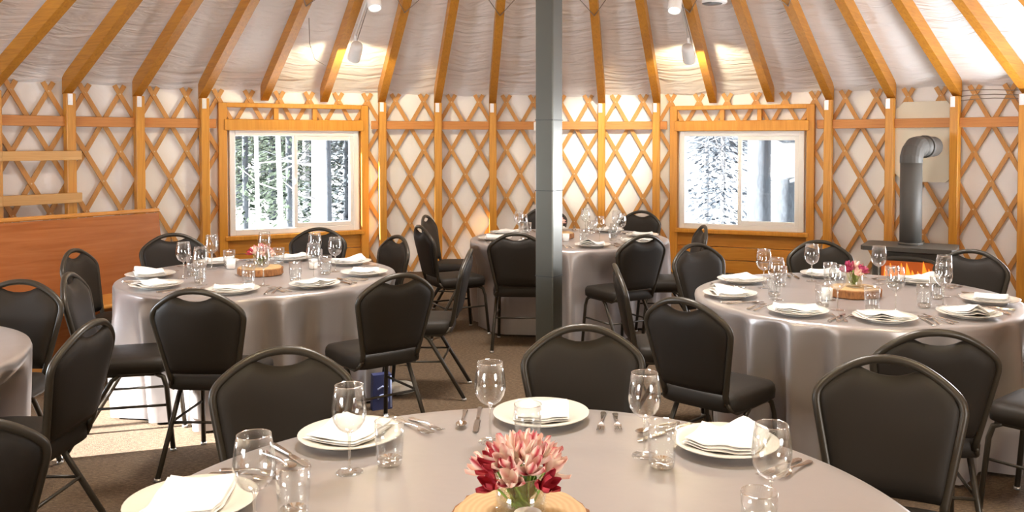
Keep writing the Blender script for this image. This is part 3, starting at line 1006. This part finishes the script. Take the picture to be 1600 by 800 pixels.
def wine_glass():
    root = empty('wine_glass')
    b = [(.004, .103), (.016, .106), (.030, .116), (.040, .132), (.0445, .152), (.0440, .172), (.0405, .198), (.0360, .224)]
    inner = [(r - .0011, z + .0006) for r, z in reversed(b)]
    build(MB().lathe(b + inner, 26), 'bowl', M['glass'], root)
    build(MB().lathe([(.0359, .2235), (.0366, .2250), (.0352, .2258), (.0346, .2245)], 26, close=True), 'rim', M['thick'], root)
    build(MB().lathe([(.0060, .004), (.0042, .012), (.0036, .03), (.0034, .07), (.0040, .095), (.0075, .106)], 10), 'stem', M['thick'], root)
    build(MB().lathe([(0, .001), (.035, .0), (.0362, .0015), (.030, .0035), (.012, .006), (.006, .009)], 26), 'foot', M['glass'], root)
    return root
def tumbler():
    root = empty('water_tumbler')
    build(MB().lathe([(.030, .0), (.0345, .02), (.038, .07), (.0385, .118), (.0372, .118), (.0365, .07), (.033, .022)], 24), 'wall', M['glass'], root)
    build(MB().lathe([(0, 0), (.026, 0), (.031, .004), (.033, .018), (.028, .022), (0, .018)], 20), 'base', M['thick'], root)
    build(MB().lathe([(.0380, .1172), (.0388, .1185), (.0376, .1195), (.0368, .118)], 24, close=True), 'rim', M['thick'], root)
    return root
def flat_strip(mb, pts, ws, t=.0016):
    """a flat bar along y: pts (y, z), half widths ws"""
    vs = []; n = len(pts)
    for (y, z), w in zip(pts, ws):
        vs += [(-w, y, z), (w, y, z), (w * .8, y, z + t), (-w * .8, y, z + t)]
    fs = []
    for i in range(n - 1):
        for j in range(4):
            fs.append((i * 4 + j, i * 4 + (j + 1) % 4, i * 4 + 4 + (j + 1) % 4, i * 4 + 4 + j))
    fs += [(0, 3, 2, 1), ((n - 1) * 4, (n - 1) * 4 + 1, (n - 1) * 4 + 2, (n - 1) * 4 + 3)]
    mb.add(vs, fs, False)
def fork(L=.195):
    def make():
        root = empty('fork')
        mb = MB(); flat_strip(mb, [(-L * .5, .001), (-L * .47, .0015), (-L * .25, .004), (0, .009), (L * .13, .009)], [.006, .0095, .0065, .003, .0032], .0024)
        build(mb, 'handle', M['cutlery'], root)
        mb = MB(); flat_strip(mb, [(L * .13, .009), (L * .19, .006), (L * .26, .004)], [.0032, .011, .0115])
        for i in range(4):
            x = -.0095 + i * .00633
            m2 = MB(); flat_strip(m2, [(L * .26, .004), (L * .38, .004), (L * .5, .008)], [.0019, .0017, .0008])
            m2.v = [(v[0] + x, v[1], v[2]) for v in m2.v]
            mb.add(m2.v, m2.f)
        build(mb, 'tines', M['cutlery'], root)
        return root
    return make
def knife():
    root = empty('table_knife')
    mb = MB(); flat_strip(mb, [(-.115, .001), (-.11, .001), (-.06, .002), (-.005, .002)], [.005, .0085, .007, .0055], .006)
    build(mb, 'handle', M['cutlery'], root)
    mb = MB(); flat_strip(mb, [(-.005, .003), (.01, .003), (.07, .003), (.10, .003), (.115, .003)], [.0055, .009, .0095, .008, .002], .0016)
    build(mb, 'blade', M['cutlery'], root)
    return root
def spoon():
    root = empty('spoon')
    mb = MB(); flat_strip(mb, [(-.09, .001), (-.085, .0015), (-.04, .004), (.02, .009), (.045, .008)], [.005, .0085, .0055, .003, .0035], .0024)
    build(mb, 'handle', M['cutlery'], root)
    mb = MB()
    def f(i, j):
        a = 2 * PI * j / 16; q = i / 4
        return (.017 * q * cos(a), .068 + .027 * q * sin(a), .002 + .008 * q * q)
    mb.grid(f, 5, 16, True, True)
    build(mb, 'bowl', M['cutlery'], root)
    return root
NAPS = [napkin(.004, .165, .19, 1), napkin(.022, .21, .17, 2), napkin(.010, .22, .17, 3), napkin(.045, .20, .18, 4), napkin(.010, .20, .185, 5)]
def setting(tkey, phi, rp, where, nap, nap_rot=0.0, rnd=None, items='pnwtfFks', big=0):
    (cx, cy), r = TABLES[tkey]
    a = rad(phi)
    o = Vector((sin(a), cos(a), 0)); lf = Vector((o.y, -o.x, 0))
    C = Vector((cx, cy, TOP))
    pl = C + o * rp
    rz = -a                 # local +y turned towards the diner
    rv = rnd or random.Random(int(phi * 7))
    j = lambda s=.008: rv.uniform(-s, s)
    g = 'place settings of the ' + where.split(' of the ')[-1]
    if 'p' in items: place('plate', plate, pl, rz, 'white china dinner plate at the ' + where, 'plate', 'dinner plates')
    if 'n' in items:
        place('napkin%d' % nap, NAPS[nap], pl + Vector((j(), j(), .004)), rz + nap_rot, 'folded white napkin at the ' + where, 'napkin', 'folded napkins')
    if 'w' in items: place('wine', wine_glass, pl - o * (.215 + j()) - lf * (.115 + j(.015)), 0, 'stemmed wine glass standing at the ' + where, 'wine glass', 'wine glasses')
    if 't' in items: place('tumbler', tumbler, pl - o * (.25 + j()) - lf * (.015 + j(.015)), 0, 'clear water tumbler standing at the ' + where, 'tumbler', 'water tumblers')
    for ch, off, mk, key, nm, cat in (('f', .19, fork(.195), 'fork', 'inner steel fork', 'fork'), ('F', .228, fork(.175), 'sfork', 'outer small fork', 'fork'),
                                 ('k', -.19, knife, 'knife', 'steel knife', 'knife'), ('s', -.232, spoon, 'spoon', 'steel spoon', 'spoon')):
        if ch in items:
            place(key, mk, pl + lf * (off + j(.006)) - o * (.02 + j(.012)), rz + PI + j(.08), nm + ' at the ' + where, cat, 'steel cutlery')
FT = 'place of the front table'
setting('front', -40, .765, 'far left ' + FT, 1, .5)
setting('front', 3.5, .775, 'far middle ' + FT, 0, .05)
setting('front', 47, .765, 'far right ' + FT, 3, .35)
setting('front', -81, .765, 'left edge ' + FT, 2, .25)
setting('front', 100, .765, 'right edge ' + FT, 0, .2, None, 'pnwtfFk')
names = ['far', 'far right', 'right', 'near right', 'near', 'near left', 'left', 'far left']
for tkey, tn, angs, rp in (
    ('stove', 'table before the stove', [5, 52, 108, 148, -173, -139, -93, -48], .685),
    ('pew', 'table before the pew', [0, 44, 91, 135, 175, -138, -99, -44], .665),
    ('far', 'table behind the column', [-13, 35, 80, 122, 165, -147, -103, -60], .665)):
    rnd = random.Random(len(tn))
    for nm, ph in zip(names, angs):
        setting(tkey, ph, rp, nm + ' place of the ' + tn, rnd.choice([1, 1, 2, 3, 4]), rnd.uniform(-.6, .6), rnd)

# ------------------------------------------------------------------ centrepieces
def wood_slice(r, seed, t=.034):
    rnd = random.Random(seed)
    root = empty('wood_slice')
    ph = [rnd.uniform(0, 6) for _ in range(4)]
    def rr(a): return r * (1 + .035 * sin(2 * a + ph[0]) + .02 * sin(5 * a + ph[1]) + .012 * sin(11 * a + ph[2]))
    n = 48
    mb = MB()
    pts = [(rr(2 * PI * i / n) * .945 * cos(2 * PI * i / n), rr(2 * PI * i / n) * .945 * sin(2 * PI * i / n)) for i in range(n)]
    mb.prism(pts, .001, t)
    build(mb, 'heartwood', M['slice'], root)
    mb = MB()
    def f(i, j):
        a = 2 * PI * j / n
        q = [.95, 1.0 + .015 * sin(j * 2.7), 1.0 + .018 * sin(j * 3.9), .95][i]
        z = [t - .003, t - .006, .006, 0][i]
        return (rr(a) * q * cos(a), rr(a) * q * sin(a), z + (.002 * sin(j * 2.1) if i == 1 else 0))
    mb.grid(f, 4, n, False, True)
    build(mb, 'bark', M['bark'], root)
    return root
def petal_me(name, L=.05, w=.016, m='petal_pink'):
    mb = MB(); nl, nw = 7, 5
    def f(i, j):
        t = i / (nl - 1); u = -1 + 2 * j / (nw - 1)
        ww = w * (sin(PI * min(1, t * .86 + .10))) ** .75
        return (u * ww, L * t, .010 * u * u + .022 * t * t - .006 * t)
    mb.grid(f, nl, nw)
    me = mb.mesh(name, False); me.materials.append(M[m])
    return me
PET = [petal_me('petal', .056, .0125, 'petal_pink'), petal_me('petal', .054, .0135, 'petal_cream'), petal_me('petal', .050, .0115, 'petal_red'), petal_me('petal', .048, .0155, 'petal_magenta')]
def bouquet(pos, spread, height, nfl, seed, label, kinds, stems=True, sc=1.0):
    rnd = random.Random(seed)
    root = empty('flower_bouquet', pos)
    tag(root, label, 'flowers')
    for q in range(nfl):
        t = (q + .5) / nfl
        rho = spread * math.sqrt(t) * .92; a = q * 2.39996 + seed
        hz = height + spread * .62 * (1 - t) + rnd.uniform(-.008, .008)
        fc = Vector((rho * cos(a), rho * sin(a), hz))
        axis = (Vector((cos(a) * rho / spread * 1.15, sin(a) * rho / spread * 1.15, .75)) + Vector((rnd.uniform(-.2, .2), rnd.uniform(-.2, .2), 0))).normalized()
        fl = empty('flower', fc, 0, root)
        fl.rotation_mode = 'QUATERNION'
        fl.rotation_quaternion = Vector((0, 0, 1)).rotation_difference(axis)
        fl.scale = (sc,) * 3
        kind = rnd.choice(kinds)
        for p in range(6):
            kk = kind if p % 2 == 0 or kind >= 2 else (0 if rnd.random() < .6 else 1)
            pe = link('petal', PET[kk], None, fl)
            tilt = rad(30 + 18 * (p % 2) + rnd.uniform(-10, 10))
            pe.rotation_euler = (Matrix.Rotation(p * PI / 3 + rnd.uniform(-.1, .1), 3, 'Z') @ Matrix.Rotation(tilt, 3, 'X')).to_euler()
        if stems:
            foot = Vector((rho * .35 * cos(a + 1.5), rho * .35 * sin(a + 1.5), .012))
            build(MB().tube([foot, (foot + fc) / 2 + Vector((0, 0, -.01)), fc], .0024, 5), 'stem', M['stem'], root)
    for q in range(26):
        a = q * 2.1 + seed; h0 = rnd.uniform(.01, height * .6)
        mb = MB(); Lf = rnd.uniform(.03, .06); rr0 = spread * rnd.uniform(.25, .58)
        def f(i, j):
            t = i / 5; u = -1 + 2 * j / 2
            w = .013 * sin(PI * min(1, t * .9 + .08)) * u
            x, z = rr0 * (.2 + .8 * t), h0 + Lf * t
            return (cos(a) * x - sin(a) * w, sin(a) * x + cos(a) * w, z)
        mb.grid(f, 6, 3)
        build(mb, 'leaf', M['leaf'], root, fix=False)
    return root
def vase(pos, r, h, label, square=False):
    root = empty('glass_vase', pos)
    tag(root, label, 'vase')
    build(MB().lathe([(0, .0), (r * .97, .0), (r, .004), (r, h), (r - .003, h), (r - .0035, .008), (0, .007)], 32), 'vessel', M['vase'], root)
    build(MB().lathe([(r - .004, h - .001), (r + .001, h), (r, h + .002), (r - .003, h + .001)], 32, close=True), 'rim', M['thick'], root)
    return root
def votive(pos, label, sz=1.0):
    root = empty('votive_candle', pos)
    root.scale = (1, 1, sz)
    tag(root, label, 'candle', 'white votive candles')
    build(MB().lathe([(0, .0), (.024, 0), (.0275, .004), (.029, .062), (.027, .063), (.025, .045), (0, .044)], 20), 'cup', M['wax'], root)
    build(MB().tube([(0, 0, .044), (.001, 0, .054)], .001, 5), 'wick', M['black'], root)
def centre(tkey, desc, r, seed, vr, vh, spread, nfl, kinds, sc, off=(0, 0), pos=None, t=.048):
    (cx, cy), _ = TABLES[tkey]
    c = pos or Vector((cx + off[0], cy + off[1], TOP))
    s = wood_slice(r, seed, t); s.location = c
    tag(s, 'round bark-edged wood slice under the vase on the ' + desc, 'wood slice', 'wood slices')
    vase(c + Vector((0, 0, t + .001)), vr, vh, 'clear glass vase of flowers on the ' + desc)
    bouquet(c + Vector((0, 0, t + .002)), spread, vh - .018, nfl, seed, kinds[1] + ' in the vase on the ' + desc, kinds[0], True, sc)
centre('front', 'front table', .152, 11, .056, .085, .080, 19, ([0, 1, 1, 1, 0, 2], 'pink and cream striped alstroemeria bouquet'), 1.0, pos=Vector((-.058, 1.905, TOP)), t=.034)
centre('pew', 'table before the pew', .14, 12, .045, .085, .055, 9, ([1, 0, 2, 1], 'cream and crimson flower bouquet'), .85)
centre('stove', 'table before the stove', .14, 13, .045, .085, .055, 9, ([1, 0, 3, 3], 'pink and magenta flower bouquet'), .85, (0, -.02))
centre('far', 'table behind the column', .14, 14, .045, .085, .05, 7, ([1, 0], 'pale pink flower bouquet'), .8, (-.1, 0))
votive(Vector((-.040, 1.785, TOP + .035)), 'white votive candle on the wood slice of the front table', .78)
votive(Vector((-2.11, 5.83, TOP)), 'white votive candle left of the flowers before the pew')
votive(Vector((-1.56, 5.83, TOP)), 'white votive candle right of the flowers before the pew')
votive(Vector((1.50, 4.68, TOP)), 'white votive candle left of the wood slice before the stove')
votive(Vector((.16, 7.45, TOP)), 'white votive candle on the far table right of the column')

# ------------------------------------------------------------------ things left on the floor
def blue_bag():
    p = pix(594, 641); root = empty('gift_bag', (p.x, p.y, 0), rad(24))
    tag(root, 'dark blue printed bag standing on the carpet beside the pew-side table', 'bag')
    blue = mat('dark_blue_paper', (0.03, 0.04, 0.13), 0.5); pale = mat('pale_blue_print', (0.42, 0.50, 0.80), 0.5)
    build(MB().prism([(-.06, 0), (.06, 0), (.055, .21), (-.055, .21)], -.03, .03, 'y'), 'sack', blue, root)
    arc = [(.03 * cos(a), -.0315, .055 + .035 * sin(a)) for a in [rad(-30 + 24 * i) for i in range(9)]]
    build(MB().tube(arc, .006, 5), 'printed_swirl', pale, root)
    build(MB().tube([(-.03, -.0315, .125), (0, -.0315, .14), (.035, -.0315, .135)], .006, 5), 'printed_swirl', pale, root)
    build(MB().tube([(.051, -.031, .01), (.050, -.031, .20)], .005, 5), 'printed_edge', pale, root)
    p = pix(626, 620)
    mb = MB(); rnd = random.Random(5)
    mb.grid(lambda i, j: ((.07 + .035 * rnd.random()) * sin(PI * (i + .02) / 6.04) * cos(2 * PI * j / 12), .7 * (.07 + .035 * rnd.random()) * sin(PI * (i + .02) / 6.04) * sin(2 * PI * j / 12), .045 - .042 * cos(PI * i / 6) + .006 * rnd.random()), 7, 12, False, True)
    tag(build(mb, 'crumpled_bag', M['napkin'], loc=(p.x, p.y, 0)), 'crumpled white bag on the carpet beside the dark blue bag', 'bag')
blue_bag()

# ------------------------------------------------------------------ trees outside the two windows
def tree(px, dist, r, lean, m, label, foliage=None, fz=(1.0, 5.0), fr=1.3, nf=260, seed=0, h=9.0, branches=5):
    rnd = random.Random(seed)
    x = (px - CX) / F_PX * dist
    root = empty('tree', (x, dist, -.6))
    tag(root, label, 'tree', 'trees in the snow outside')
    build(MB().tube([(0, 0, 0), (lean * 3, 0, 3), (lean * h, 0, h)], [r * 1.1, r, r * .6], 10), 'trunk', M[m], root)
    for b in range(branches):
        z = rnd.uniform(1.2, 4.2); a = rnd.uniform(0, 2 * PI); L = rnd.uniform(.4, 1.2)
        build(MB().tube([(lean * z, 0, z), (lean * z + L * .5 * cos(a), L * .5 * sin(a), z + .1), (lean * z + L * cos(a), L * sin(a), z + rnd.uniform(-.1, .5))], [r * .22 + .006, r * .15 + .005, .004], 5), 'branch', M[m], root)
    if foliage:
        mb = MB()
        for q in range(nf * 4):
            z = rnd.uniform(*fz); t = (z - fz[0]) / (fz[1] - fz[0])
            rr = fr * (1 - .75 * t) * math.sqrt(rnd.random()); a = rnd.uniform(0, 2 * PI)
            c = Vector((lean * z + rr * cos(a), rr * sin(a), z))
            s = rnd.uniform(.025, .075) * max(1, dist / 17)
            d1 = Vector((cos(a), sin(a), rnd.uniform(-.6, .1))) * s * 1.5
            d2 = Vector((-sin(a), cos(a), rnd.uniform(-.5, .5))) * s * .55
            mb.add([c - d1, c - d2, c + d1, c + d2], [(0, 1, 2, 3)])
        tag(build(mb, 'foliage', M[foliage], root, fix=False), kind='stuff')
WL = 'outside the left window'
WR = 'outside the right window'
tree(383, 19, .06, 0, 'trunk_grey', 'green conifer at the left edge ' + WL, 'needles', (.4, 6), 1.5, 700, 1)
tree(403, 15.5, .035, -.012, 'trunk_pale', 'thin white stem in the left pane ' + WL, None, seed=2)
tree(425, 24, .10, 0, 'trunk_grey', 'broad green conifer behind the thin stems ' + WL, 'needles', (.2, 4.4), 2.0, 900, 3)
tree(441, 14.5, .04, -.03, 'trunk_pale', 'thin leaning white stem in the left pane ' + WL, None, seed=4)
tree(452, 18, .07, .0, 'trunk_grey', 'dark trunk beside the centre bar ' + WL, 'needles', (.5, 5), 1.0, 320, 5)
tree(497, 15, .115, .004, 'trunk_pale', 'thick sunlit white trunk in the right pane ' + WL, None, seed=6)
tree(514, 16, .055, -.012, 'trunk_grey', 'slim grey trunk beside the thick white trunk ' + WL, None, seed=7)
tree(540, 21, .06, 0, 'trunk_grey', 'grey-green conifer at the right edge ' + WL, 'needles_grey', (.3, 5.4), 1.4, 700, 8)
tree(478, 22, .08, 0, 'trunk_pale', 'pale slim trunk right of the centre bar ' + WL, 'needles', (.4, 4.5), 1.1, 320, 9)
for i, (px, ds, lab) in enumerate(((372, 30, 'far dark conifer behind the left edge of the left pane '), (412, 34, 'far broad conifer behind the thin white stem '), (448, 31, 'far conifer behind the leaning stem '),
                                   (482, 35, 'far slender conifer behind the pale slim trunk '), (512, 32, 'far conifer behind the thick white trunk '), (545, 34, 'far conifer behind the right edge of the right pane '))):
    tree(px, ds, .12, 0, 'trunk_grey', lab + WL, 'needles_grey' if i % 2 else 'needles', (.2, 5.2 + i % 3), 1.5, 420, 30 + i, branches=2)
tree(1188, 14.5, .17, .0, 'trunk_grey', 'thick grey trunk in the right pane ' + WR, 'needles_grey', (2.5, 5), .7, 160, 10)
tree(1224, 15.5, .19, .016, 'trunk_grey', 'thick leaning grey trunk at the right edge ' + WR, 'needles_grey', (2.8, 5), .8, 180, 11)
tree(1172, 16.5, .05, .0, 'trunk_grey', 'slim dark trunk next to the centre bar ' + WR, None, seed=12, branches=16)
tree(1130, 19, .05, .0, 'trunk_pale', 'snowy bush of fine twigs in the left pane ' + WR, 'needles_snow', (.3, 3.9), 1.1, 620, 13)
tree(1105, 23, .05, .0, 'trunk_pale', 'pale distant snowy shrub at left ' + WR, 'needles_snow', (.5, 3.8), .9, 240, 14)
